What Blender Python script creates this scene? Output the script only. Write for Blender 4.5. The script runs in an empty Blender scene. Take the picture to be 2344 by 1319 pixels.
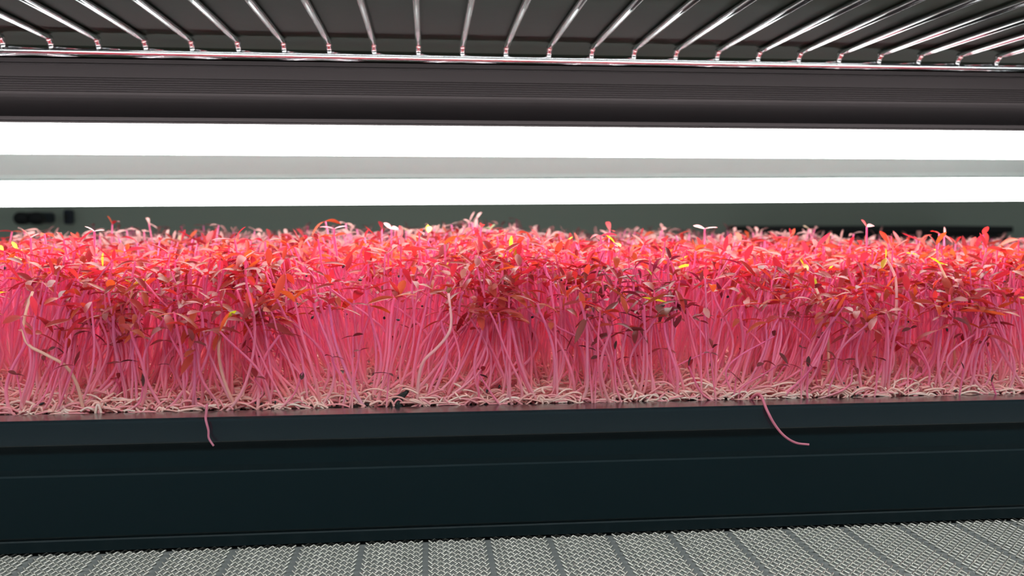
import bpy, math, random
import numpy as np
from mathutils import Vector, Matrix

# ------------------------------------------------------------------ camera, world, exposure
random.seed(7)
rng = np.random.default_rng(11)
C = bpy.context.scene.collection
sc = bpy.context.scene
W, H, F = 2344.0, 1319.0, 1970.0            # photograph size and focal length in pixels
CAM = Vector((0.0, 0.0, 1.131))
YAW = math.atan(192 / F)                    # turned a little to the right
PITCH = math.atan(159.5 / math.hypot(F, 192))
cd = bpy.data.cameras.new('camera')
cam = bpy.data.objects.new('camera', cd)
C.objects.link(cam)
cam.location = CAM
cam.rotation_euler = (math.pi / 2 - PITCH, 0, -YAW)
cd.sensor_width = 36.0
cd.lens = 36.0 * F / W
cd.clip_start = 0.01
cd.dof.use_dof = True
cd.dof.focus_distance = 0.358
cd.dof.aperture_fstop = 13.0
sc.camera = cam
sc.view_settings.view_transform = 'Standard'
sc.view_settings.look = 'None'
sc.view_settings.gamma = 1.0
sc.view_settings.use_curve_mapping = False
sc.view_settings.exposure = 0.0
sc.cycles.max_bounces = 14
sc.cycles.diffuse_bounces = 8
sc.cycles.glossy_bounces = 5
sc.cycles.transmission_bounces = 8

world = bpy.data.worlds.new('room_air')
sc.world = world
world.use_nodes = True
world.node_tree.nodes['Background'].inputs[0].default_value = (0.80, 0.93, 1.0, 1)
world.node_tree.nodes['Background'].inputs[1].default_value = 0.11
LAMP = 24.0                                  # radiance of the grow light diffusers

MW = Matrix.Rotation(-YAW, 3, 'Z') @ Matrix.Rotation(math.pi / 2 - PITCH, 3, 'X')
def at(px, py, depth):
    """world point seen at a pixel, at a given distance along +Y"""
    r = MW @ Vector(((px - W / 2) / F, -(py - H / 2) / F, -1.0))
    return CAM + r * (depth / r.y)

# ------------------------------------------------------------------ helpers
def mat(name, color=(.5, .5, .5), rough=.5, metal=0.0, spec=.5):
    m = bpy.data.materials.new(name); m.use_nodes = True
    b = m.node_tree.nodes['Principled BSDF']
    b.inputs['Base Color'].default_value = (*color, 1)
    b.inputs['Roughness'].default_value = rough
    b.inputs['Metallic'].default_value = metal
    b.inputs['Specular IOR Level'].default_value = spec
    return m

def noise_bump(m, scale, strength, dist=0.001, stretch=(1, 1, 1), rough_var=0.0):
    nt = m.node_tree; b = nt.nodes['Principled BSDF']
    tc = nt.nodes.new('ShaderNodeTexCoord'); mp = nt.nodes.new('ShaderNodeMapping')
    mp.inputs['Scale'].default_value = stretch
    n = nt.nodes.new('ShaderNodeTexNoise'); n.inputs['Scale'].default_value = scale
    n.inputs['Detail'].default_value = 5
    bp = nt.nodes.new('ShaderNodeBump'); bp.inputs['Strength'].default_value = strength
    bp.inputs['Distance'].default_value = dist
    nt.links.new(tc.outputs['Object'], mp.inputs[0]); nt.links.new(mp.outputs[0], n.inputs[0])
    nt.links.new(n.outputs[0], bp.inputs['Height']); nt.links.new(bp.outputs[0], b.inputs['Normal'])
    if rough_var:
        mr = nt.nodes.new('ShaderNodeMapRange')
        r0 = b.inputs['Roughness'].default_value
        mr.inputs[3].default_value = max(0.02, r0 - rough_var); mr.inputs[4].default_value = r0 + rough_var
        nt.links.new(n.outputs[0], mr.inputs[0]); nt.links.new(mr.outputs[0], b.inputs['Roughness'])
    return m

def mesh_np(name, verts, faces, m, parent=None, smooth=True, tint=None):
    """link a mesh made from numpy quads/triangles; faces: (n,4) or (n,3) int array, or a list"""
    me = bpy.data.meshes.new(name)
    v = np.asarray(verts, dtype=np.float32)
    if isinstance(faces, np.ndarray):
        k = faces.shape[1]
        me.vertices.add(len(v)); me.vertices.foreach_set('co', v.ravel())
        me.loops.add(faces.size); me.loops.foreach_set('vertex_index', faces.astype(np.int32).ravel())
        me.polygons.add(len(faces))
        me.polygons.foreach_set('loop_start', np.arange(0, faces.size, k, dtype=np.int32))
        me.update(calc_edges=True)
    else:
        me.from_pydata([tuple(p) for p in v], [], faces)
    me.validate()
    if smooth:
        me.polygons.foreach_set('use_smooth', np.ones(len(me.polygons), dtype=bool))
    if tint is not None:
        a = me.color_attributes.new('tint', 'FLOAT_COLOR', 'POINT')
        t = np.ones((len(v), 4), dtype=np.float32); t[:, :3] = tint
        a.data.foreach_set('color', t.ravel())
    me.materials.append(m)
    o = bpy.data.objects.new(name, me); C.objects.link(o)
    if parent is not None:
        o.parent = parent
    return o

def thing(name, label, cat, loc=(0, 0, 0), group=None):
    o = bpy.data.objects.new(name, None); C.objects.link(o)
    o.location = loc; o.empty_display_size = .01
    return tag(o, label, cat, group)

def tag(o, label, cat, group=None, kind=None):
    o['label'] = label; o['category'] = cat
    if group: o['group'] = group
    if kind: o['kind'] = kind
    return o

def tubes(P, R, sides=5, caps=True):
    """P (N,K,3) centre lines, R (N,K) radii -> verts, quad faces (parallel transported rings)"""
    P = np.asarray(P, float); N, K, _ = P.shape
    R = np.broadcast_to(R, (N, K))
    T = np.gradient(P, axis=1); T /= np.linalg.norm(T, axis=2, keepdims=True) + 1e-12
    ref = np.tile(np.array([.31, .93, .17]), (N, 1))
    bad = np.abs((ref * T[:, 0]).sum(1)) > .9
    ref[bad] = (1, 0, .1)
    V = np.zeros((N, K, sides, 3))
    ang = np.arange(sides) * 2 * np.pi / sides
    for k in range(K):
        t = T[:, k]
        ref = ref - (ref * t).sum(1, keepdims=True) * t
        ref /= np.linalg.norm(ref, axis=1, keepdims=True) + 1e-12
        b = np.cross(t, ref)
        for i, a in enumerate(ang):
            V[:, k, i] = P[:, k] + R[:, k, None] * (math.cos(a) * ref + math.sin(a) * b)
    idx = np.arange(N * K * sides).reshape(N, K, sides)
    a = idx[:, :-1]; b = idx[:, 1:]
    F_ = np.stack([a, np.roll(a, -1, 2), np.roll(b, -1, 2), b], -1).reshape(-1, 4)
    if caps and sides == 4:
        F_ = np.concatenate([F_, idx[:, 0, ::-1], idx[:, -1]])
    return V.reshape(-1, 3), F_

def one_tube(pts, r, sides=10, sub=1):
    P = np.array([tuple(p) for p in pts], float)
    if sub > 1: P = spline(P, sub)
    R = np.full((1, len(P)), r) if np.isscalar(r) else np.interp(np.linspace(0, 1, len(P)), np.linspace(0, 1, len(r)), r)[None]
    V, Fc = tubes(P[None], R, sides)
    fl = [tuple(f) for f in Fc]
    n = len(V)
    fl.append(tuple(reversed(range(sides)))); fl.append(tuple(range(n - sides, n)))
    return V, fl

def spline(P, sub):
    """Catmull-Rom through P"""
    P = np.asarray(P, float); out = []
    Q = np.vstack([2 * P[0] - P[1], P, 2 * P[-1] - P[-2]])
    for i in range(1, len(Q) - 2):
        for s in np.arange(sub) / sub:
            p0, p1, p2, p3 = Q[i - 1:i + 3]
            out.append(.5 * (2 * p1 + (p2 - p0) * s + (2 * p0 - 5 * p1 + 4 * p2 - p3) * s * s + (3 * p1 - p0 - 3 * p2 + p3) * s ** 3))
    out.append(P[-1]); return np.array(out)

def box(x0, x1, y0, y1, z0, z1):
    v = [(x, y, z) for x in (x0, x1) for y in (y0, y1) for z in (z0, z1)]
    f = [(0, 1, 3, 2), (4, 6, 7, 5), (0, 4, 5, 1), (2, 3, 7, 6), (0, 2, 6, 4), (1, 5, 7, 3)]
    return v, f

def rbox(name, x0, x1, y0, y1, z0, z1, m, parent=None, bev=.002):
    v, f = box(x0, x1, y0, y1, z0, z1)
    o = mesh_np(name, v, f, m, parent, smooth=False)
    b = o.modifiers.new('bevel', 'BEVEL'); b.width = bev; b.segments = 3
    return o

def extrude_x(name, prof, x0, x1, m, parent=None, closed=True, smooth=False, segs=1):
    """a (y,z) profile drawn out along x"""
    n = len(prof); v = []; f = []
    for s in range(segs + 1):
        x = x0 + (x1 - x0) * s / segs
        v += [(x, y, z) for y, z in prof]
    for s in range(segs):
        for i in range(n if closed else n - 1):
            j = (i + 1) % n
            f.append((s * n + i, s * n + j, (s + 1) * n + j, (s + 1) * n + i))
    if closed:
        f.append(tuple(reversed(range(n)))); f.append(tuple(range(segs * n, segs * n + n)))
    return mesh_np(name, v, f, m, parent, smooth=smooth)

# ------------------------------------------------------------------ materials
chrome = mat('chrome', (.86, .88, .91), .09, 1.0)
wire_chrome = mat('wire_chrome', (.88, .90, .93), .14, 1.0)
chrome_dull = mat('chrome_dull', (.62, .64, .67), .16, 1.0)
housing_m = noise_bump(mat('dark_anodised_metal', (.050, .041, .043), .3, 1.0), 5, .10, .002, (1, 1, 1), .05)
housing_grey = mat('grey_metal_housing', (.30, .335, .325), .45, .3)
black_plastic = noise_bump(mat('black_green_plastic', (.004, .0145, .019), .34, 0, .2), 30, .25, .0006, (1, 1, 3), .06)
rim_plastic = noise_bump(mat('tray_rim_plastic', (.004, .013, .018), .24, 0, .5), 60, .2, .0004, (1, 1, 1), .05)
rb_ = rim_plastic.node_tree.nodes['Principled BSDF']
rb_.inputs['Coat Weight'].default_value = 1.0
rb_.inputs['Coat IOR'].default_value = 1.5
rb_.inputs['Coat Roughness'].default_value = .22
upper_tray_m = noise_bump(mat('dark_olive_plastic', (.008, .016, .009), .6, 0, .15), 20, .3, .001)
wall_m = noise_bump(mat('grey_wall_paint', (.68, .75, .61), .9), 12, .2, .002)
floor_m = noise_bump(mat('floor_concrete', (.35, .35, .34), .7), 8, .3, .002)
dark_m = mat('dark_furniture', (.035, .034, .034), .6)
navy_m = mat('navy_plastic', (.05, .055, .08), .5)
mesh_m = mat('galvanised_mesh', (.66, .65, .60), .34, .8)
sheet_m = noise_bump(mat('brushed_liner_sheet', (.29, .31, .315), .40, .3), 200, .2, .0004)

def glow(name, power):
    m = bpy.data.materials.new(name); m.use_nodes = True
    nt = m.node_tree; nt.nodes.clear()
    e = nt.nodes.new('ShaderNodeEmission'); e.inputs[0].default_value = (.96, 1, .97, 1); e.inputs[1].default_value = power
    nt.links.new(e.outputs[0], nt.nodes.new('ShaderNodeOutputMaterial').inputs[0])
    return m
lamp_m = glow('glowing_diffuser', LAMP)
lamp_far_m = glow('softer_diffuser', LAMP * .36)
lamp_fill_m = glow('front_fill_diffuser', LAMP * .62)  # glow of the added front lamp

def plant_mat(name, trans_mix, pale, pale_mix, rough, spec, tgain=1.0):
    m = bpy.data.materials.new(name); m.use_nodes = True
    nt = m.node_tree; b = nt.nodes['Principled BSDF']; out = nt.nodes['Material Output']
    at_ = nt.nodes.new('ShaderNodeAttribute'); at_.attribute_name = 'tint'
    mx = nt.nodes.new('ShaderNodeMix'); mx.data_type = 'RGBA'
    mx.inputs[0].default_value = pale_mix
    nt.links.new(at_.outputs['Color'], mx.inputs[6]); mx.inputs[7].default_value = (*pale, 1)
    nt.links.new(mx.outputs[2], b.inputs['Base Color'])
    b.inputs['Roughness'].default_value = rough; b.inputs['Specular IOR Level'].default_value = spec
    tr = nt.nodes.new('ShaderNodeBsdfTranslucent')
    nt.links.new(at_.outputs['Color'], tr.inputs[0])
    ms = nt.nodes.new('ShaderNodeMixShader'); ms.inputs[0].default_value = trans_mix
    nt.links.new(b.outputs[0], ms.inputs[1]); nt.links.new(tr.outputs[0], ms.inputs[2])
    nt.links.new(ms.outputs[0], out.inputs[0])
    return m
stem_m = plant_mat('seedling_stem', .45, (1, .50, .60), .15, .35, .45)
leaf_m = plant_mat('seedling_leaf', .5, (.40, .20, .19), .30, .45, .28)
root_m = plant_mat('pale_root', .3, (.95, .75, .70), .1, .5, .3)
hull_m = mat('seed_hull_black', (.012, .012, .016), .22, 0, .7)
bark_m = noise_bump(mat('dark_bark', (.012, .02, .02), .6), 500, .6, .001)
soil_m = mat('dark_soil', (.05, .055, .05), .9)
nt = soil_m.node_tree; b = nt.nodes['Principled BSDF']
n = nt.nodes.new('ShaderNodeTexNoise'); n.inputs['Scale'].default_value = 350; n.inputs['Detail'].default_value = 6
cr = nt.nodes.new('ShaderNodeValToRGB')
cr.color_ramp.elements[0].position = .50; cr.color_ramp.elements[0].color = (.03, .034, .03, 1)
cr.color_ramp.elements[1].position = .66; cr.color_ramp.elements[1].color = (.55, .38, .34, 1)
tc = nt.nodes.new('ShaderNodeTexCoord')
nt.links.new(tc.outputs['Object'], n.inputs[0]); nt.links.new(n.outputs[0], cr.inputs[0]); nt.links.new(cr.outputs[0], b.inputs['Base Color'])

# ------------------------------------------------------------------ the room
def struct(name, v, f, m):
    o = mesh_np(name, v, f, m, None, smooth=False); o['kind'] = 'structure'; return o
struct('floor', *box(-2.6, 3.0, -1.2, 2.6, -.05, 0), floor_m)
struct('wall_back', *box(-2.6, 3.0, 1.75, 1.85, 0, 2.6), wall_m)

# dark low cabinet and the dark fittings on the wall, out of focus behind the plants
cab = thing('cabinet', 'dark low cabinet out of focus behind the seedlings at the right', 'cabinet', (0, 0, 0))
a, b_ = at(1752, 519, 1.55), at(2308, 519, 1.55)
rbox('body', a.x, b_.x, 1.55, 1.745, .0005, a.z - .012, dark_m, cab)
rbox('cabinet_top', a.x - .004, b_.x + .004, 1.54, 1.746, a.z - .012, a.z, dark_m, cab)
cab2 = None
a, b_ = at(36, 486, 1.70), at(66, 512, 1.70)
sb = thing('switch_box', 'blurred dark wall box with two round knobs on the far left', 'switch box')
rbox('body', a.x, at(102, 486, 1.70).x, 1.70, 1.7495, b_.z, a.z, navy_m, sb, .006)
for px in (50, 84):
    c = at(px, 500, 1.69)
    V, Fc = one_tube([(c.x, 1.702, c.z), (c.x, 1.682, c.z)], .012, 20)
    mesh_np('knob', V, Fc, dark_m, sb)
a, b_ = at(141, 480, 1.72), at(158, 514, 1.72)
hk = thing('wall_switch', 'narrow bluish dark switch right of the blurred two-knob wall box', 'switch')
rbox('body', a.x, b_.x, 1.725, 1.7495, b_.z, a.z, navy_m, hk, .004)
rbox('rocker', a.x + .004, b_.x - .004, 1.718, 1.7255, b_.z + .008, a.z - .008, dark_m, hk, .001)

# ------------------------------------------------------------------ rack: posts, lower shelf, upper wire shelf
ZS = 1.0                                   # top of the mesh liner
X0, X1, Y0, Y1 = -.66, .86, .17, .93
rack = thing('wire_shelving_rack', 'chrome wire shelving rack carrying the trays and the grow lights', 'shelving rack', (X0, Y0, 0))
def rpart(name, V, Fc, m, parent=None, smooth=True):
    V = np.array(V, float)
    V = V - np.array([X0, Y0, 0])
    return mesh_np(name, V, Fc, m, parent or rack, smooth)
for x in (X0 - .014, X1 + .014):
    for y in (Y0, Y1):
        V, Fc = one_tube([(x, y, 0), (x, y, 1.9)], .0125, 20)
        rpart('post', V, Fc, chrome)
ZW = CAM.z + .1000                         # centre height of the upper shelf wires
ZR = CAM.z + .0940                         # upper shelf rail centre (at YR)
YR = .512
def frame(zt, ys, r=.003):
    VV = []; FF = []; n = 0
    def add(V, Fc):
        nonlocal n
        VV.extend([tuple(p) for p in V]); FF.extend([tuple(i + n for i in f) for f in Fc]); n = len(VV)
    for y in ys:
        add(*one_tube([(X0, y, zt), (X1, y, zt)], r, 14))
    for x in (X0, X1):
        add(*one_tube([(x, ys[0], zt), (x, ys[-1], zt)], r, 14))
    return VV, FF
# upper shelf: frame with the intermediate rail; the zigzag wire and lower rail hang under it
up = rpart('upper_shelf_frame', *frame(ZR, (Y0, YR, Y1), .0025), chrome)
def sub(name, V, Fc, m, parent):
    V = np.array(V, float) - np.array([X0, Y0, 0])
    return mesh_np(name, V, Fc, m, parent, True)
V, Fc = one_tube([(X0, YR + .003, ZR - .0043), (X1, YR + .003, ZR - .0050)], .0010, 12)
sub('lower_rail', V, Fc, chrome_dull, up)
zz = []
k = 0; x = X0
while x < X1:
    zz.append((x, YR + .0035, ZR - (.0010 if k % 2 else .0048))); x += .040; k += 1
V, Fc = one_tube(zz, .0012, 8, 5)
sub('zigzag_wire', V, Fc, chrome_dull, up)
xs_w = []
x = at(958, 118, YR).x
while x > X0 + .02: x -= .0254
while x < X1 - .01:
    x += .0254; xs_w.append(x)
for x in xs_w:
    if x < -.36 or x > .42: continue
    w = random.uniform(-.0005, .0005)
    ptsw = [(x, Y0, ZW), (x, .30, ZW + w), (x, .42, ZW), (x, YR - .010, ZW), (x, YR - .005, ZW - .0006), (x, YR - .0018, ZW - .0026), (x, YR - .0008, ZR + .0005), (x, YR - .0008, ZR - .001)]
    V, Fc = one_tube(ptsw, [.00185, .00185, .00185, .00185, .0018, .0017, .0019, .0015], 14, 4)
    sub('wire', V, Fc, wire_chrome, up)
# lower shelf: frame and wires under the liner
lo = rpart('lower_shelf_frame', *frame(ZS - .0068, (Y0, .53, Y1), .0029), chrome)
for i in range(26):
    x = -.33 + i * .0254
    V, Fc = one_tube([(x, Y0, ZS - .0052), (x, Y1, ZS - .0052)], .0016, 8)
    sub('wire', V, Fc, chrome_dull, lo)

# expanded mesh liner
liner = thing('mesh_liner', 'silver expanded-metal mesh liner sheet under the black tray', 'shelf liner', (0, Y0, ZS))
pitch = .0254
xo = at(1256, 1240, .345).x
v, f = box(-.45, .55, 0, .70, -.0036, -.0013)
mesh_np('backing_sheet', v, f, sheet_m, liner, smooth=False)
strV = []; strR = []
cw, chh = .0043, .0043
for bidx in range(-14, 13):
    xb = xo + bidx * pitch + .0012
    nx = 5
    w = (pitch - .0026) / nx
    jit = random.uniform(-.5, .5)
    for j in range(int((.39 - .245) / (chh / 2))):
        y = .245 + j * chh / 2 - Y0
        sh = (j % 2) * .5
        # one wavy strand per row: neighbouring rows touch where they bulge towards each other
        K = nx * 4 + 1
        s = np.linspace(0, nx, K)
        xx = xb + s * w
        yy = y + (chh * .25) * np.cos((s + sh) * 2 * np.pi) * (1 if True else 0)
        zz_ = -.0010 + .0005 * np.cos((s + sh) * 2 * np.pi)
        strV.append(np.stack([xx, yy, zz_], 1))
P = np.array(strV)
V, Fc = tubes(P, np.full(P.shape[:2], .00042), 5)
mesh_np('mesh_strands', V, Fc, mesh_m, liner)

# ------------------------------------------------------------------ grow lights
def grow_light(name, label, y, zb, dz_dif, hgt, hm, roll, xc=.03, half=.60, grooves=True, depth=.036, lm=lamp_m):
    """zb: bottom of the diffuser; y: front face"""
    t = thing(name, label, 'grow light', (xc, y, zb), 'grow lights under the upper shelf')
    t.rotation_euler = (0, -roll, 0)
    pr = []
    zt = dz_dif + hgt
    # front face from the top down, with grooves, a hollow cove, then the diffuser seat
    pr.append((.001, zt))
    pr.append((0, zt - .001))
    pr.append((0, zt - .0030)); pr.append((.0007, zt - .0032)); pr.append((.0007, zt - .0037)); pr.append((0, zt - .0039))
    zg = zt - (.0098 if grooves else .006)
    if grooves:
        for g in range(6):
            pr.append((0, zg - g * .0011)); pr.append((.0005, zg - g * .0011 - .0002)); pr.append((.0005, zg - g * .0011 - .0005)); pr.append((0, zg - g * .0011 - .0007))
        zc = zg - 6 * .0011
    else:
        zc = zg
    pr.append((0, zc)); pr.append((.0008, zc - .0002))
    for q in range(1, 9):                    # smooth cove that turns towards the diffuser
        s = q / 9
        pr.append((.0008 + .0020 * s ** 1.5, zc - (zc - dz_dif - .0012) * s))
    pr.append((.0024, dz_dif + .0009)); pr.append((.0004, dz_dif + .0006)); pr.append((0, dz_dif + .0003)); pr.append((0, dz_dif - .0006))
    back = [(depth - p, z) for p, z in reversed(pr)]
    o = extrude_x('housing', pr + back, -half, half, hm, t)
    # diffuser: a shallow rounded trough
    dp = []
    for q in range(13):
        a_ = math.pi * q / 12
        dp.append((depth / 2 - (depth / 2 - .0015) * math.copysign(abs(math.cos(a_)) ** .45, math.cos(a_)), dz_dif - .0007 - (dz_dif - .0007) * abs(math.sin(a_)) ** .55))
    extrude_x('diffuser', dp, -half + .012, half - .012, lm, t, smooth=False)
    for s in (-1, 1):
        rbox('end_cap', min(s * half, s * (half + .006)), max(s * half, s * (half + .006)), -.001, depth + .001, .002, zt + .0005, black_plastic, t, .001)
    # hanging hooks up to the shelf wires
    for xh in (-half + .06, half - .06):
        zl = CAM.z + .098 - zb
        V, Fc = one_tube([(xh, depth / 2, zt - .001), (xh, depth / 2, zl)], .0012, 8)
        mesh_np('hanger', V, Fc, chrome_dull, t)
    return t
grow_light('grow_light', 'nearer grow light with dark grooved housing, directly under the wire shelf rail', .440, CAM.z + .0331, .0140, .0311, housing_m, .0018)
grow_light('grow_light', 'farther grow light with pale grey housing, hanging lowest just above the seedlings', .640, CAM.z + .0112, .0182, .0300, housing_grey, .0075, grooves=False, lm=lamp_far_m)
grow_light('grow_light', 'added slim grow light out of view at the front edge, supplying front light', .174, CAM.z + .0725, .0120, .0125, housing_m, 0.0, grooves=False, depth=.030, lm=lamp_fill_m)  # unseen lamp added under the shelf wires as front fill

# tray standing on the upper shelf, seen from below through the wires
ut = thing('seed_tray', 'dark olive tray on the upper shelf, seen from below through the wires', 'tray', (0, 0, ZW + .0020))
rbox('tray_base', -.60, .75, .20, .80, 0, .004, upper_tray_m, ut, .002)
for y in (.20, .797):
    rbox('side_wall', -.60, .75, y, y + .003, .003, .055, upper_tray_m, ut, .001)
rbox('side_wall', -.60, -.597, .20, .80, .003, .055, upper_tray_m, ut, .001)
rbox('side_wall', .747, .75, .20, .80, .003, .055, upper_tray_m, ut, .001)

# ------------------------------------------------------------------ trays of seedlings
ZRIM = CAM.z - .0755
ZSOIL = ZRIM - .0010
def black_tray(x0, x1, yf, yb, label):
    t = thing('seed_tray', label, 'tray', ((x0 + x1) / 2, yf, ZS))
    cx = (x0 + x1) / 2
    h = ZRIM - ZS
    def prof_ring(o_, z):                    # rounded rectangle inset by o_ at height z
        r = .018; pts = []
        xa, xb, ya, yb_ = x0 + o_ - cx, x1 - o_ - cx, o_, (yb - yf) - o_
        for (cx_, cy_, a0) in ((xb - r, yb_ - r, 0), (xa + r, yb_ - r, 90), (xa + r, ya + r, 180), (xb - r, ya + r, 270)):
            for q in range(7):
                a_ = math.radians(a0 + q * 15); pts.append((cx_ + r * math.cos(a_), cy_ + r * math.sin(a_), z))
        return pts
    def shell(name, prof, m, close_last=False, sm=False):
        V = []; Fc = []; n = 28
        for o_, z in prof: V += prof_ring(o_, z)
        for s in range(len(prof) - 1):
            for i in range(n):
                j = (i + 1) % n
                Fc.append((s * n + i, (s + 1) * n + i, (s + 1) * n + j, s * n + j))
        if close_last: Fc.append(tuple(range((len(prof) - 1) * n, len(prof) * n)))
        return mesh_np(name, V, Fc, m, t, smooth=sm)
    shell('body', [(.0105, h - .0004), (.0038, h - .0060), (.0030, h - .0100), (.0034, h - .0112), (.0052, h - .0200), (.0061, h - .0225), (.0058, h - .0232), (.0098, h - .0482), (.0110, h - .0496), (.0106, h - .0503), (.0118, .0006), (.0135, 0)], black_plastic, True)
    shell('rim', [(.0130, h - .0030), (.0124, h - .0006), (.0118, h), (.0010, h), (.0002, h - .0007), (0, h - .0015), (.0001, h - .0092), (.0006, h - .0097), (.0022, h - .0092), (.0024, h - .0030)], rim_plastic)
    return t
black_tray(-.40, .54, .332, .612, 'near black tray of pink seedlings standing on the silver mesh')
black_tray(-.50, .68, .622, .905, 'farther tray of seedlings, out of focus behind the near tray')

def soil(x0, x1, y0, y1, name, label):
    nx, ny = 420, 120
    X, Y = np.meshgrid(np.linspace(x0, x1, nx), np.linspace(y0, y1, ny), indexing='ij')
    Z = ZSOIL - .0006 + .0007 * np.sin(X * 410 + 3 * np.sin(Y * 260)) * np.cos(Y * 530 + 2 * np.sin(X * 190)) + rng.normal(0, .0005, X.shape)
    edge = np.minimum.reduce([X - x0, x1 - X, Y - y0, y1 - Y])
    Z = np.where(edge < .002, ZSOIL - .004, Z)
    V = np.stack([X, Y, Z], -1).reshape(-1, 3)
    i = np.arange(nx * ny).reshape(nx, ny)
    Fc = np.stack([i[:-1, :-1], i[1:, :-1], i[1:, 1:], i[:-1, 1:]], -1).reshape(-1, 4)
    o = mesh_np(name, V, Fc, soil_m); tag(o, label, 'soil', None, 'stuff')
soil(-.384, .524, .3455, .598, 'growing_medium', 'dark crumbly growing medium at the foot of the near seedlings')
soil(-.484, .664, .636, .892, 'growing_medium', 'growing medium filling the farther tray')

# ------------------------------------------------------------------ seedlings
def leaf_geo(p, d, ln, wd, droop, roll, nst=6):
    """batches of leaves: p,d (N,3); ln,wd,droop,roll (N,) -> verts, faces, station"""
    N = len(p)
    t = np.linspace(0, 1, nst)
    prof = np.interp(t, [0, .12, .3, .5, .72, .9, 1], [.16, .50, .88, 1, .86, .45, .04])
    up = np.array([0, 0, 1.0])
    side = np.cross(d, up); side /= np.linalg.norm(side, axis=1, keepdims=True) + 1e-9
    nrm = np.cross(side, d)
    s2 = side * np.cos(roll)[:, None] + nrm * np.sin(roll)[:, None]
    n2 = -side * np.sin(roll)[:, None] + nrm * np.cos(roll)[:, None]
    V = np.zeros((N, nst, 3, 3))
    for k in range(nst):
        c = p + d * (ln * t[k])[:, None] - up * (droop * ln * t[k] ** 2)[:, None]
        w = (wd * prof[k] / 2)[:, None]
        V[:, k, 0] = c - s2 * w + n2 * w * .22
        V[:, k, 1] = c - n2 * w * .12
        V[:, k, 2] = c + s2 * w + n2 * w * .22
    i = np.arange(N * nst * 3).reshape(N, nst, 3)
    Fc = np.stack([i[:, :-1, :-1], i[:, :-1, 1:], i[:, 1:, 1:], i[:, 1:, :-1]], -1).reshape(-1, 4)
    return V.reshape(-1, 3), Fc

STEM_LO = np.array([1, .70, .69]); STEM_MID = np.array([1, .37, .56]); STEM_HI = np.array([.86, .15, .40])
def stem_tint(N, K, sides, hue):
    s = np.linspace(0, 1, K)[None, :, None]
    c = np.where(s < .35, STEM_LO + (STEM_MID - STEM_LO) * (s / .35), STEM_MID + (STEM_HI - STEM_MID) * ((s - .35) / .65))
    c = c * hue[:, None, :]
    return np.clip(np.repeat(c[:, :, None, :], sides, 2), 0, 1).reshape(-1, 3)

def lean_field(x, y):
    lx = .007 * np.sin(x * 31 + 1.3 + 2 * np.sin(x * 11)) + .004 * np.sin(x * 83 + y * 40)
    ly = .003 * np.sin(x * 47 + 2) - .002
    return lx, ly

def top_z(x, y):
    """height of the leaf canopy relative to the camera"""
    z = np.interp(y, [.340, .352, .372, .40, .60, .62, .9], [-.043, -.037, -.028, -.0212, -.0200, -.0175, -.0195])
    z = z + .0022 * np.sin(x * 23 + 1) + .0012 * np.sin(x * 61 + y * 33)
    return z - np.clip(x - .12, 0, 1) * .028 - np.clip(-.12 - x, 0, 1) * .03

def gen(xy, K, clump=.85):
    """centre lines for seedlings rooted at xy"""
    N = len(xy); x, y = xy[:, 0], xy[:, 1]
    lx, ly = lean_field(x, y)
    h = CAM.z + top_z(x, y) - ZSOIL + rng.normal(0, .0043, N)
    front = np.clip((.375 - y) / .03, 0, 1)
    short = rng.random(N) < .05 + .10 * front
    h = np.where(short, h * rng.uniform(.35, .85, N), h)
    tall = rng.random(N) < .035
    h = np.where(tall, h + rng.uniform(.003, .0085, N), h)
    tx = lx * 1.3 + rng.normal(0, .0035, N); ty = ly + rng.normal(0, .003, N) - front * .002
    # stems stick together in bundles half way up
    cs = .0125
    gx = np.floor(x / cs + .3 * np.sin(y * 200)); gy = np.floor(y / cs)
    hsh = np.abs(np.sin(gx * 127.1 + gy * 311.7) * 43758.5) % 1; hs2 = np.abs(np.sin(gx * 269.5 + gy * 183.3) * 24634.6) % 1
    cx = (gx + .2 + .6 * hsh) * cs + lx * .4; cy = (gy + .2 + .6 * hs2) * cs
    clx = (hsh - .5) * .014
    s = np.linspace(0, 1, K)[None]
    ease = s ** 1.4
    pull = clump * rng.uniform(.45, 1.1, N)[:, None] * np.sin(np.pi * np.clip(s * 1.05, 0, 1)) ** 1.0
    X = x[:, None] + (tx + clx)[:, None] * ease + pull * (cx - x)[:, None] * .8
    Y = y[:, None] + ty[:, None] * ease + pull * (cy - y)[:, None] * .6
    ph = rng.uniform(0, 6.28, (N, 1)); am = rng.uniform(0, .0011, (N, 1))
    X = X + am * np.sin(s * 7 + ph)
    # a curl at the foot
    fa = rng.uniform(0, 2 * np.pi, N)[:, None]; fr = rng.uniform(.001, .009, N)[:, None]
    X = X + fr * np.cos(fa) * (np.exp(-s * 7) ); Y = Y + fr * .5 * np.abs(np.sin(fa)) * (np.exp(-s * 7))
    # a few bow strongly
    bow = (rng.random(N) < .28)[:, None] * rng.normal(0, .009, (N, 1))
    X = X + bow * np.sin(np.pi * s) ** 1.3
    Z = ZSOIL - .0008 + (h[:, None] + .0008) * (s ** 1.0)
    return np.stack([X, Y, Z], 2), h, short

def leaf_params(N, far=False):
    az = rng.uniform(0, 2 * np.pi, N)
    return az

LEAF_COLS = .68 * np.array([[.92, .065, .03], [.90, .04, .04], [.80, .025, .05], [.95, .12, .025], [.62, .02, .04], [.90, .04, .08]])
YEL = np.array([.80, .72, .03])

def px_of(xy): return 980 + xy[:, 0] / xy[:, 1] * F

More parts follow.
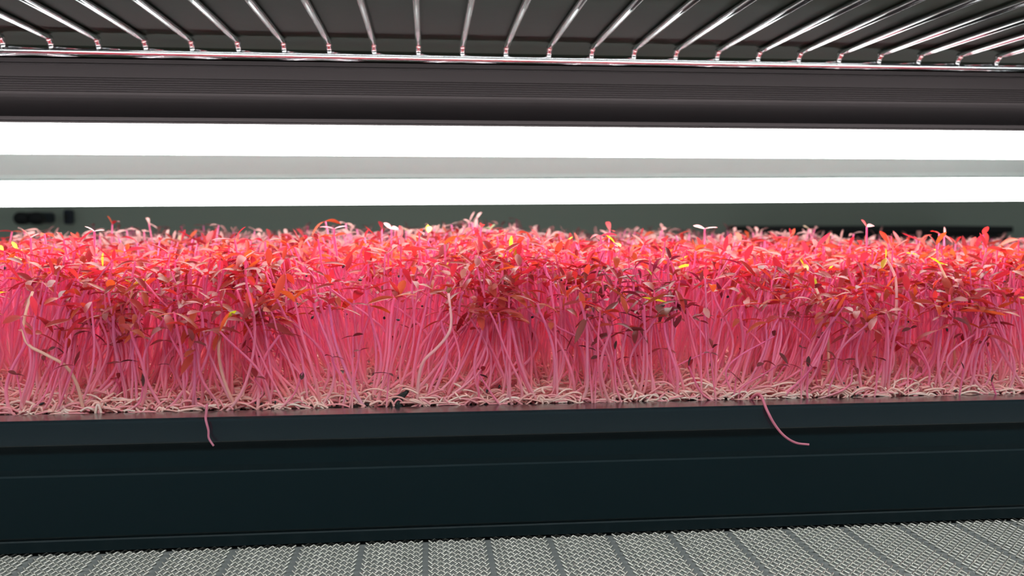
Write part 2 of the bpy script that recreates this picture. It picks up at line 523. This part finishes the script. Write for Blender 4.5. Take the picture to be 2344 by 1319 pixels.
def build_batch(xy, K, sides, nst, pale=0.0):
    N = len(xy)
    P, h, short = gen(xy, K)
    r = rng.uniform(.00044, .00066, N)[:, None] * np.linspace(1.08, .82, K)[None]
    r = np.where(short[:, None], r * .7, r)
    Vs, Fs = tubes(P, r, sides)
    hue = np.clip(np.ones((N, 3)) + rng.normal(0, .04, (N, 3)), .8, 1.08)
    Ts = stem_tint(N, K, sides, hue)
    top = P[:, -1]
    az = rng.uniform(0, 2 * np.pi, N)
    Ls = []
    for s in (0, 1):
        a = az + s * np.pi + rng.normal(0, .25, N)
        el = rng.normal(.22, .34, N)
        el = np.where(rng.random(N) < .10, rng.uniform(.8, 1.35, N), el)
        d = np.stack([np.cos(a) * np.cos(el), np.sin(a) * np.cos(el), np.sin(el)], 1)
        ln = rng.uniform(.0072, .0118, N) * np.where(short, .7, 1); wd = ln * rng.uniform(.24, .34, N)
        droop = np.clip(rng.normal(.32, .16, N), .02, .8)
        roll = rng.normal(0, .35, N)
        ci = rng.integers(0, len(LEAF_COLS), N)
        col = LEAF_COLS[ci] * rng.uniform(.85, 1.1, (N, 1))
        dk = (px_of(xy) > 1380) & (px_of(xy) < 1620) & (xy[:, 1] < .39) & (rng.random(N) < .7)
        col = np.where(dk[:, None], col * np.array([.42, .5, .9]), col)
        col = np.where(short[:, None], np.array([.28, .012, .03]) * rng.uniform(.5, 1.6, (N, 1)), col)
        yl = rng.random(N) < (.005 if N > 301 else 0)
        col = np.where(yl[:, None], YEL, col)
        col = col * (1 - pale) + np.array([.62, .42, .40]) * pale  # far leaves take the pale lamp sheen into their colour
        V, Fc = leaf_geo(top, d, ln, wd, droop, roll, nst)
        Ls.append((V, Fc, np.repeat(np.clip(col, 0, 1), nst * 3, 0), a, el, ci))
    return P, (Vs, Fs, Ts), Ls, h, short

def scatter(n, x0f, x1f, y0, y1, keep=None):
    y = rng.uniform(y0, y1, n)
    u = rng.random(n)
    xa, xb = x0f(y), x1f(y)
    return np.stack([xa + (xb - xa) * u, y], 1)

def wedge_l(y): return (-60 - 980) / F * y - .11
def wedge_r(y): return (2404 - 980) / F * y + .11

def stuff_batch(name, label, cat, xy, K, sides, nst, pale=0.0):
    P, (Vs, Fs, Ts), Ls, h, sh = build_batch(xy, K, sides, nst, pale)
    t = thing(name, label, cat); t['kind'] = 'stuff'
    mesh_np('stems', Vs, Fs, stem_m, t, tint=Ts)['kind'] = 'stuff'
    V = np.vstack([L[0] for L in Ls]); Fc = np.vstack([Ls[0][1], Ls[1][1] + len(Ls[0][0])]); T = np.vstack([L[2] for L in Ls])
    mesh_np('leaves', V, Fc, leaf_m, t, tint=T)['kind'] = 'stuff'
    return P

# --- the three hundred nearest, one by one
NF = 300
y_row = .3455 + rng.random(NF) ** 1.15 * .013
xf0, xf1 = at(0, 940, .345).x, at(2344, 940, .345).x
u = (np.arange(NF) + rng.random(NF)) / NF
x_row = xf0 + (xf1 - xf0) * u
# thinner where the photo shows the bare mat (left of the middle)
gap = (x_row > at(760, 930, .345).x) & (x_row < at(935, 930, .345).x) & (rng.random(NF) < .75)
y_row[gap] += .014
xy = np.stack([x_row, y_row], 1)
K, SD, NST = 15, 8, 9
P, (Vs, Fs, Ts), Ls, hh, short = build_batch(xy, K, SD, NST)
nv_s, nf_s = K * SD, (K - 1) * SD
nv_l, nf_l = NST * 3, (NST - 1) * 2
ZONES = [(130, 'at the left tray end'), (300, 'right of the pale arching stem'), (430, 'just left of the short dangling stem'),
         (540, 'behind the short dangling stem'), (680, 'right of the short dangling stem'), (840, 'left of the dark bark chip'),
         (980, 'around the dark bark chip'), (1130, 'right of the dark bark chip'), (1290, 'in the middle of the tray front'),
         (1450, 'right of the tray middle'), (1620, 'well left of the long dangling stem'), (1720, 'just left of the long dangling stem'),
         (1850, 'behind the long dangling stem'), (2000, 'right of the long dangling stem'), (2180, 'towards the right tray end'), (9999, 'at the right tray end')]
def zone(x, y):
    px = 980 + x / y * F
    for lim, nm in ZONES:
        if px < lim: return nm
order = np.argsort(hh)
q1, q2 = np.sort(hh[~short])[[int(.33 * (~short).sum()), int(.67 * (~short).sum())]]
seen = {}
CN = ['orange-red', 'scarlet', 'crimson', 'orange', 'dark red', 'cherry-red']
for i in range(NF):
    b = P[i, 0]; top = P[i, -1]
    dx = top[0] - b[0]
    lean = 'leaning left' if dx < -.008 else 'tilting left' if dx < -.003 else 'leaning right' if dx > .008 else 'tilting right' if dx > .003 else 'upright'
    size = 'stunted' if short[i] else 'low' if hh[i] < q1 else 'middling' if hh[i] < q2 else 'tall'
    col = 'dark maroon' if short[i] else CN[int(Ls[0][5][i])]
    el = (Ls[0][4][i] + Ls[1][4][i]) / 2
    pose = 'raised' if el > .42 else 'drooping' if el < .05 else 'spread'
    z = zone(b[0], b[1])
    row = 'front-row' if b[1] < .3500 else 'second-row'
    lab = f'{size} {row} seedling, {lean}, {pose} {col} leaves, {z}'
    t = thing('amaranth_seedling', lab, 'seedling', tuple(b), 'pink seedlings along the front rim')
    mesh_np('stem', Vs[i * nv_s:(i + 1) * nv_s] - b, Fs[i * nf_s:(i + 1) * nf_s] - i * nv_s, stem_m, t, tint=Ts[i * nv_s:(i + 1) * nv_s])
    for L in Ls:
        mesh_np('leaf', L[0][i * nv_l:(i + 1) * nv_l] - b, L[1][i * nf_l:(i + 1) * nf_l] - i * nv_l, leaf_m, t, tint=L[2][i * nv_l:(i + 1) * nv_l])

# --- the others of the near tray and the farther tray
n2 = 6400
xy = scatter(n2, wedge_l, wedge_r, .350, .600)
keep = xy[:, 1] > .3585
xy = xy[keep & (xy[:, 0] > -.382) & (xy[:, 0] < .522)]
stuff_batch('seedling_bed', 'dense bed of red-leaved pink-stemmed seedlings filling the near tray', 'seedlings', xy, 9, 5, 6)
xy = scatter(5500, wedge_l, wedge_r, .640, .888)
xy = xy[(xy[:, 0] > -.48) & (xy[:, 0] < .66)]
stuff_batch('seedling_bed', 'blurred seedlings of the farther tray behind the near bed, lamp sheen in leaf colour', 'seedlings', xy, 7, 4, 5, .75)

# --- hand-placed seedlings the photo singles out
def hero(label, stem, tips, col, stem_col=None, r=.00055, wd=.0026, name='amaranth_seedling', cat='seedling', group=None, droop=.18):
    """stem: [(px,py,depth)...] from the foot up; tips: [(px,py,depth)] leaf ends"""
    pts = [at(*p) for p in stem]
    if pts[0].z < ZSOIL + .004 or True:
        pts[0].z = max(pts[0].z, ZSOIL - .0005)
    b = np.array(pts[0])
    t = thing(name, label, cat, tuple(b), group)
    Q = spline(np.array([tuple(p) for p in pts]), 6)
    V, Fc = tubes(Q[None] - b, np.linspace(r * 1.1, r * .85, len(Q))[None], 8)
    s = np.linspace(0, 1, len(Q))
    if stem_col is None:
        T = stem_tint(1, len(Q), 8, np.ones((1, 3)))
    else:
        T = np.tile(np.array(stem_col), (len(V), 1))
    mesh_np('stem', V, Fc, stem_m, t, tint=T)
    for k, tip in enumerate(tips):
        e = at(*tip[:3]); p = np.array(pts[-1]); d = np.array(e) - p; ln = np.linalg.norm(d)
        # aim above the end so that the arch comes down on it
        dd = d / ln + np.array([0, 0, droop]); L2 = np.linalg.norm(dd)
        w = tip[3] if len(tip) > 3 else wd
        V, Fc = leaf_geo((p - b)[None], (dd / L2)[None], np.array([ln * L2]), np.array([w]), np.array([droop / L2]), np.array([random.uniform(-.3, .9)]), 9)
        c = col[k % len(col)] if isinstance(col, list) else col
        mesh_np('leaf', V, Fc, leaf_m, t, tint=np.tile(np.array(c), (len(V), 1)))
    return t
YG = (.72, .80, .03); YO = (.85, .55, .02); PALE = (.90, .66, .52); RED = (.90, .05, .06); MAR = (.16, .008, .02); ORG = (.93, .12, .03); PK = (.88, .45, .46)
def foot(px, d): return (px, 500 + (CAM.z - ZSOIL) * F / d, d)
hero('pale cream seedling arching low across the left end of the tray', [foot(190, .347), (176, 880, .345), (150, 838, .343), (105, 812, .342), (66, 790, .342), (53, 755, .344), (62, 705, .348), (75, 668, .352)], [(58, 652, .352), (95, 640, .356)], (.55, .05, .05), PALE, .0006)
hero('pale-stemmed seedling with a level pair of yellow-olive leaves, left part of the bed', [foot(288, .372), (290, 800, .37), (296, 720, .366), (300, 680, .365), (307, 652, .364)], [(286, 641, .36), (338, 641, .366)], (.78, .60, .04), PALE)
hero('seedling holding one upright yellow-green leaf above the left part of the bed', [foot(240, .41), (238, 700, .41), (236, 612, .41)], [(236, 578, .41), (231, 640, .405)], [YG, ORG], None)
hero('small yellow-leaved seedling by the left edge of the picture', [foot(36, .43), (36, 640, .43), (38, 572, .43)], [(27, 553, .43), (50, 575, .42)], YG)
hero('pale seedling bending up to a single yellow-green leaf, right of the short dangling stem', [foot(540, .347), (516, 880, .345), (503, 830, .344), (501, 790, .344), (510, 755, .345), (521, 730, .346)], [(541, 711, .344), (548, 726, .352)], [YG, (.5, .04, .03)], (.90, .60, .50), .0006)
hero('seedling topped by a glowing yellow bud-like leaf above the middle of the bed', [foot(984, .47), (982, 640, .47), (980, 533, .47)], [(980, 514, .47), (984, 518, .465)], [(.9, .75, .04), (.8, .8, .3)], None, wd=.0032)
hero('seedling with small pale green raised leaves behind the canopy near the middle', [foot(1126, .56), (1126, 640, .56), (1122, 526, .56)], [(1134, 513, .56), (1108, 522, .55)], (.6, .85, .45))
hero('seedling with an upright yellow leaf over a slanting one, right of the middle', [foot(1160, .41), (1158, 700, .41), (1156, 590, .41)], [(1175, 570, .41), (1138, 587, .405)], YG)
hero('seedling with a single tall upright yellow-green leaf, right of the middle', [foot(1172, .42), (1170, 690, .42), (1170, 572, .42)], [(1171, 540, .42), (1190, 574, .425)], [YG, RED])
hero('brightest seedling with two broad lime-yellow leaves high in the middle right', [foot(1402, .40), (1404, 720, .40), (1407, 556, .40)], [(1387, 538, .40, .0036), (1420, 566, .39, .0030)], (.70, .95, .02))
hero('seedling with one slanting olive-yellow leaf in the crowded dark red patch', [foot(1478, .385), (1477, 720, .385), (1478, 614, .385)], [(1491, 630, .38), (1460, 612, .39)], [YG, RED])
hero('seedling with a yellow leaf tip among orange leaves, right of the brightest lime one', [foot(1526, .44), (1524, 700, .44), (1524, 590, .44)], [(1508, 568, .44), (1540, 570, .43)], [YO, ORG])
hero('seedling with an upright golden leaf left of the group of yellow leaves on the right', [foot(1842, .41), (1841, 700, .41), (1838, 605, .41)], [(1829, 588, .41), (1850, 620, .40)], YO)
hero('seedling with a slanting bright yellow leaf in the right part of the bed', [foot(1898, .40), (1896, 700, .40), (1894, 622, .40)], [(1909, 607, .40), (1880, 618, .40)], [YG, RED])
hero('white-stemmed seedling with olive raised leaves in the right part of the bed', [foot(1905, .355), (1898, 860, .353), (1893, 720, .353), (1880, 690, .355), (1868, 660, .357)], [(1864, 636, .357), (1878, 650, .35)], [(.55, .50, .03), MAR], PALE, .0006)
hero('pale-stemmed seedling with one golden leaf up and one hanging down, right part of the bed', [foot(2050, .365), (2048, 800, .362), (2052, 690, .36), (2050, 640, .362), (2040, 612, .363), (2027, 591, .364)], [(2027, 568, .364), (2020, 615, .36)], YO, (.88, .55, .56), .0006)
hero('seedling with two broad lime-yellow leaves opened like wings near the right end', [foot(2190, .37), (2184, 800, .37), (2178, 670, .368), (2162, 630, .368), (2150, 604, .368)], [(2125, 588, .366, .0034), (2168, 608, .36, .0028)], (.85, .90, .02), PALE)
hero('tallest seedling, lifting a red leaf clear of the canopy at the right', [foot(1990, .42), (1986, 700, .42), (1984, 600, .42), (1984, 520, .42)], [(1971, 503, .42, .0030), (2001, 517, .41)], [(.95, .04, .06), PK])
hero('tall seedling with two level pale pink leaves above the canopy, right of the middle', [foot(1612, .46), (1613, 700, .46), (1613, 600, .46), (1613, 524, .46)], [(1586, 517, .46), (1643, 521, .46)], PK)
hero('tall seedling with thin level pink leaves above the canopy, left of the middle', [foot(768, .45), (766, 700, .45), (766, 600, .45), (765, 524, .45)], [(731, 520, .45), (794, 518, .45)], [(.9, .2, .25), (.9, .3, .35)])
hero('tall seedling with a raised pale pink leaf left of the upright one, centre left', [foot(898, .46), (897, 700, .46), (896, 600, .46), (896, 525, .46)], [(878, 510, .46, .0032), (912, 523, .45)], PK)
hero('tall seedling with a pink V of raised leaves near the left end of the bed', [foot(68, .41), (70, 700, .41), (72, 600, .41), (70, 545, .41)], [(50, 525, .41, .0026), (90, 535, .41)], [(.92, .08, .08), PK])
hero('seedling with a curved pale pair of leaves rising above the canopy at the left', [foot(214, .43), (216, 700, .43), (217, 600, .43), (216, 530, .43)], [(193, 518, .43), (240, 527, .43)], PK)
hero('seedling with a closed pinkish leaf standing clear near the right end', [foot(2160, .50), (2161, 640, .50), (2161, 540, .50)], [(2161, 519, .50, .0040), (2150, 545, .50)], PK)
hero('long pale pink seedling bowing from the bed to its dark-capped tip, centre', [foot(955, .347), (957, 880, .345), (968, 830, .343), (1000, 797, .342), (1026, 765, .342), (1033, 735, .344), (1030, 700, .346), (1027, 672, .348)], [(1024, 655, .348), (1030, 658, .345)], (.25, .12, .05), (.92, .58, .60), .00062)
# short dark-leaved seedlings standing alone at the front
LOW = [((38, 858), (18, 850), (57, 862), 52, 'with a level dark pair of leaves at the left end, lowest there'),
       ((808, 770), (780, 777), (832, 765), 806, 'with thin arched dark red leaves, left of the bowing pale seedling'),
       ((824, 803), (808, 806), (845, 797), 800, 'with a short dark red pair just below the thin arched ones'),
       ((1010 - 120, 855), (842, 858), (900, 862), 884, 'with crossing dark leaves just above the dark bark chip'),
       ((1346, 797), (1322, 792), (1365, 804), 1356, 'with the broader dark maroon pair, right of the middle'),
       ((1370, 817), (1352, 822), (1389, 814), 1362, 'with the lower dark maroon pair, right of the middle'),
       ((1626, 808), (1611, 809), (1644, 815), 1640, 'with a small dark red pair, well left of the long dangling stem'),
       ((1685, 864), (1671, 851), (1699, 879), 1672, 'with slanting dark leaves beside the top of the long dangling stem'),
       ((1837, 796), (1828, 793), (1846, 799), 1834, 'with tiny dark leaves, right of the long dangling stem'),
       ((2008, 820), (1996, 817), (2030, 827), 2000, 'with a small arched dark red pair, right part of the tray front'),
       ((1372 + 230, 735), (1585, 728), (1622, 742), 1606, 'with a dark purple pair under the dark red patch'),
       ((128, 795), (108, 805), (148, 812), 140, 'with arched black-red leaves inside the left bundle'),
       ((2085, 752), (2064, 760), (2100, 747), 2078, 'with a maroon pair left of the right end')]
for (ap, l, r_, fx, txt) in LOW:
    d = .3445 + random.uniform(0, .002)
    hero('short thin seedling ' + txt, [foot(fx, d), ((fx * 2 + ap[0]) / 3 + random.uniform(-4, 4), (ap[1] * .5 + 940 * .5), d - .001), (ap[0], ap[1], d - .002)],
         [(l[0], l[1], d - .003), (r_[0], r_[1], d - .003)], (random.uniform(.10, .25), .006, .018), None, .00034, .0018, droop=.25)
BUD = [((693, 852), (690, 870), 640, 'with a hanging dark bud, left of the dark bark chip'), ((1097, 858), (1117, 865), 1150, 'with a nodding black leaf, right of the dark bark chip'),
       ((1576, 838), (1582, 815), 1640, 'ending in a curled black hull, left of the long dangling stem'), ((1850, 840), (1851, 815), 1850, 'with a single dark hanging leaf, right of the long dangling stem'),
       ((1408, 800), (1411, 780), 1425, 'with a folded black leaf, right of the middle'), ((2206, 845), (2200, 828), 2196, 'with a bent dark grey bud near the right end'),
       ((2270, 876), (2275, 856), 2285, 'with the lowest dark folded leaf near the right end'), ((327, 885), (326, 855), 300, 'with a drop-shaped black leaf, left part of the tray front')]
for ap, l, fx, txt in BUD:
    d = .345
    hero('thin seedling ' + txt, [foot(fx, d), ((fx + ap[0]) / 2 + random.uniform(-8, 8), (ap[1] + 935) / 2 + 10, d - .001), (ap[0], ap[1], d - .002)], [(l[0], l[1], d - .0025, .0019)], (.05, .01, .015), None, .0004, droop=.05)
# the two that hang over the rim
hero('short pink stem dangling over the black rim, left part of the tray', [(474, 926, .346), (472, 946, .339), (471, 960, .3308), (477, 985, .3300), (478, 1003, .3298), (489, 1021, .3290)], [], RED, (.80, .30, .45), .00045, name='dangling_stem', cat='stem')
hero('long pink stem curving down over the black rim at the right', [(1690, 925, .348), (1712, 918, .346), (1738, 903, .339), (1756, 940, .3305), (1772, 970, .3290), (1795, 998, .3280), (1822, 1014, .3275), (1852, 1018, .3265)], [], RED, (.84, .28, .42), .00055, name='dangling_stem', cat='stem')

# ------------------------------------------------------------------ tangled pale roots on the soil
def root_batch(n, y0, y1, zr):
    xyr = scatter(n, wedge_l, wedge_r, y0, y1)
    K = 8; s = np.linspace(0, 1, K)[None]
    a = rng.uniform(0, 2 * np.pi, (n, 1)); L = rng.uniform(.005, .020, (n, 1)); cv = rng.normal(0, 2.2, (n, 1))
    ang = a + cv * s
    dx = np.cumsum(np.cos(ang), 1) * L / K; dy = np.cumsum(np.sin(ang), 1) * L / K * .7
    X = xyr[:, :1] + dx; Y = np.clip(xyr[:, 1:] + dy, .3452, 9)
    Z = ZSOIL + rng.uniform(.0002, zr, (n, 1)) + rng.uniform(0, .0035, (n, 1)) * np.sin(np.pi * s)
    return np.stack([X, Y, Z], 2)
def thin(P):
    px = 980 + P[:, 0, 0] / P[:, 0, 1] * F
    bare = ((px > 745) & (px < 950)) | ((px > 20) & (px < 70)) | ((px > 1410) & (px < 1440)) | ((px > 590) & (px < 640))
    return P[~(bare & (rng.random(len(P)) < .72))]
P = np.concatenate([root_batch(6200, .3455, .375, .0022), root_batch(2200, .3475, .385, .0065), root_batch(3600, .375, .46, .0050)])
P = thin(P)
R = rng.uniform(.00030, .00052, (len(P), 1)) * np.ones((1, P.shape[1]))
V, Fc = tubes(P, R, 5)
c = np.array([[.95, .66, .60], [.92, .50, .48], [.95, .78, .72], [.90, .36, .42]])[rng.integers(0, 4, len(P))]
o = mesh_np('root_tangle', V, Fc, root_m, tint=np.repeat(c, P.shape[1] * 5, 0))
tag(o, 'tangle of pale pink roots and fallen stems on the soil along the tray front', 'roots', None, 'stuff')

# ------------------------------------------------------------------ seed hulls
def hull_mesh():
    V = []; Fc = []; n = 8; rings = 6
    for i in range(rings + 1):
        t = i / rings
        r = .5 * math.sin(math.pi * t) ** .8 * (1 - .25 * t)
        for j in range(n):
            a = 2 * math.pi * j / n
            V.append((r * math.cos(a), r * .75 * math.sin(a), (t - .5) * 1.5))
    for i in range(rings):
        for j in range(n):
            k = (j + 1) % n
            Fc.append((i * n + j, i * n + k, (i + 1) * n + k, (i + 1) * n + j))
    return V, Fc
hv, hf = hull_mesh()
hproto = mesh_np('seed_hull', hv, hf, hull_m)
first = True
hull_seen = []
for i in range(270):
    if i < 200:                              # on the mat and the lower stems
        d = .3458 + random.random() ** 1.8 * .045; px = random.uniform(5, 2340)
        p = at(px, 700, d); z = ZSOIL + .0006 + (random.random() ** 2.5) * .006
        where = 'lying on the mat' if z < ZSOIL + .003 else 'caught between stems'
        loc = (p.x, d, z)
    else:                                    # stuck to leaves of the canopy
        d = random.uniform(.348, .42); px = random.uniform(5, 2340)
        p = at(px, 700, d); loc = (p.x, d, CAM.z + float(top_z(np.array([p.x]), np.array([d]))[0]) + random.uniform(-.010, .002))
        where = 'stuck among leaves'
    o = hproto if first else hproto.copy()
    if not first: C.objects.link(o)
    first = False
    o.location = loc
    s = random.uniform(.0009, .0016)
    o.scale = (s, s, s * random.uniform(.8, 1.3))
    o.rotation_euler = [random.uniform(0, 6.28) for _ in range(3)]
    sz = 'small' if s < .00125 else 'larger'
    tag(o, f'{sz} black seed hull {where}, {zone(loc[0], loc[1])}', 'seed hull', 'black seed hulls')

# dark bark chip
c = at(915, 922, .348)
top_ = at(931, 898, .347)
q = [(c.x - .0018, .3485, ZSOIL - .001), (c.x - .0012, .3482, c.z), (c.x + .0004, .348, (c.z + top_.z) / 2), (top_.x, .347, top_.z), (top_.x + .0003, .347, top_.z + .0012)]
V, Fc = one_tube(q, [.0030, .0026, .0015, .0009, .0004], 7, 2)
V = np.array(V) + rng.normal(0, .00009, V.shape)
o = mesh_np('bark_chip', V, Fc, bark_m, None, smooth=False)
tag(o, 'dark splintered bark chip sticking out of the mat behind the rim', 'bark chip')
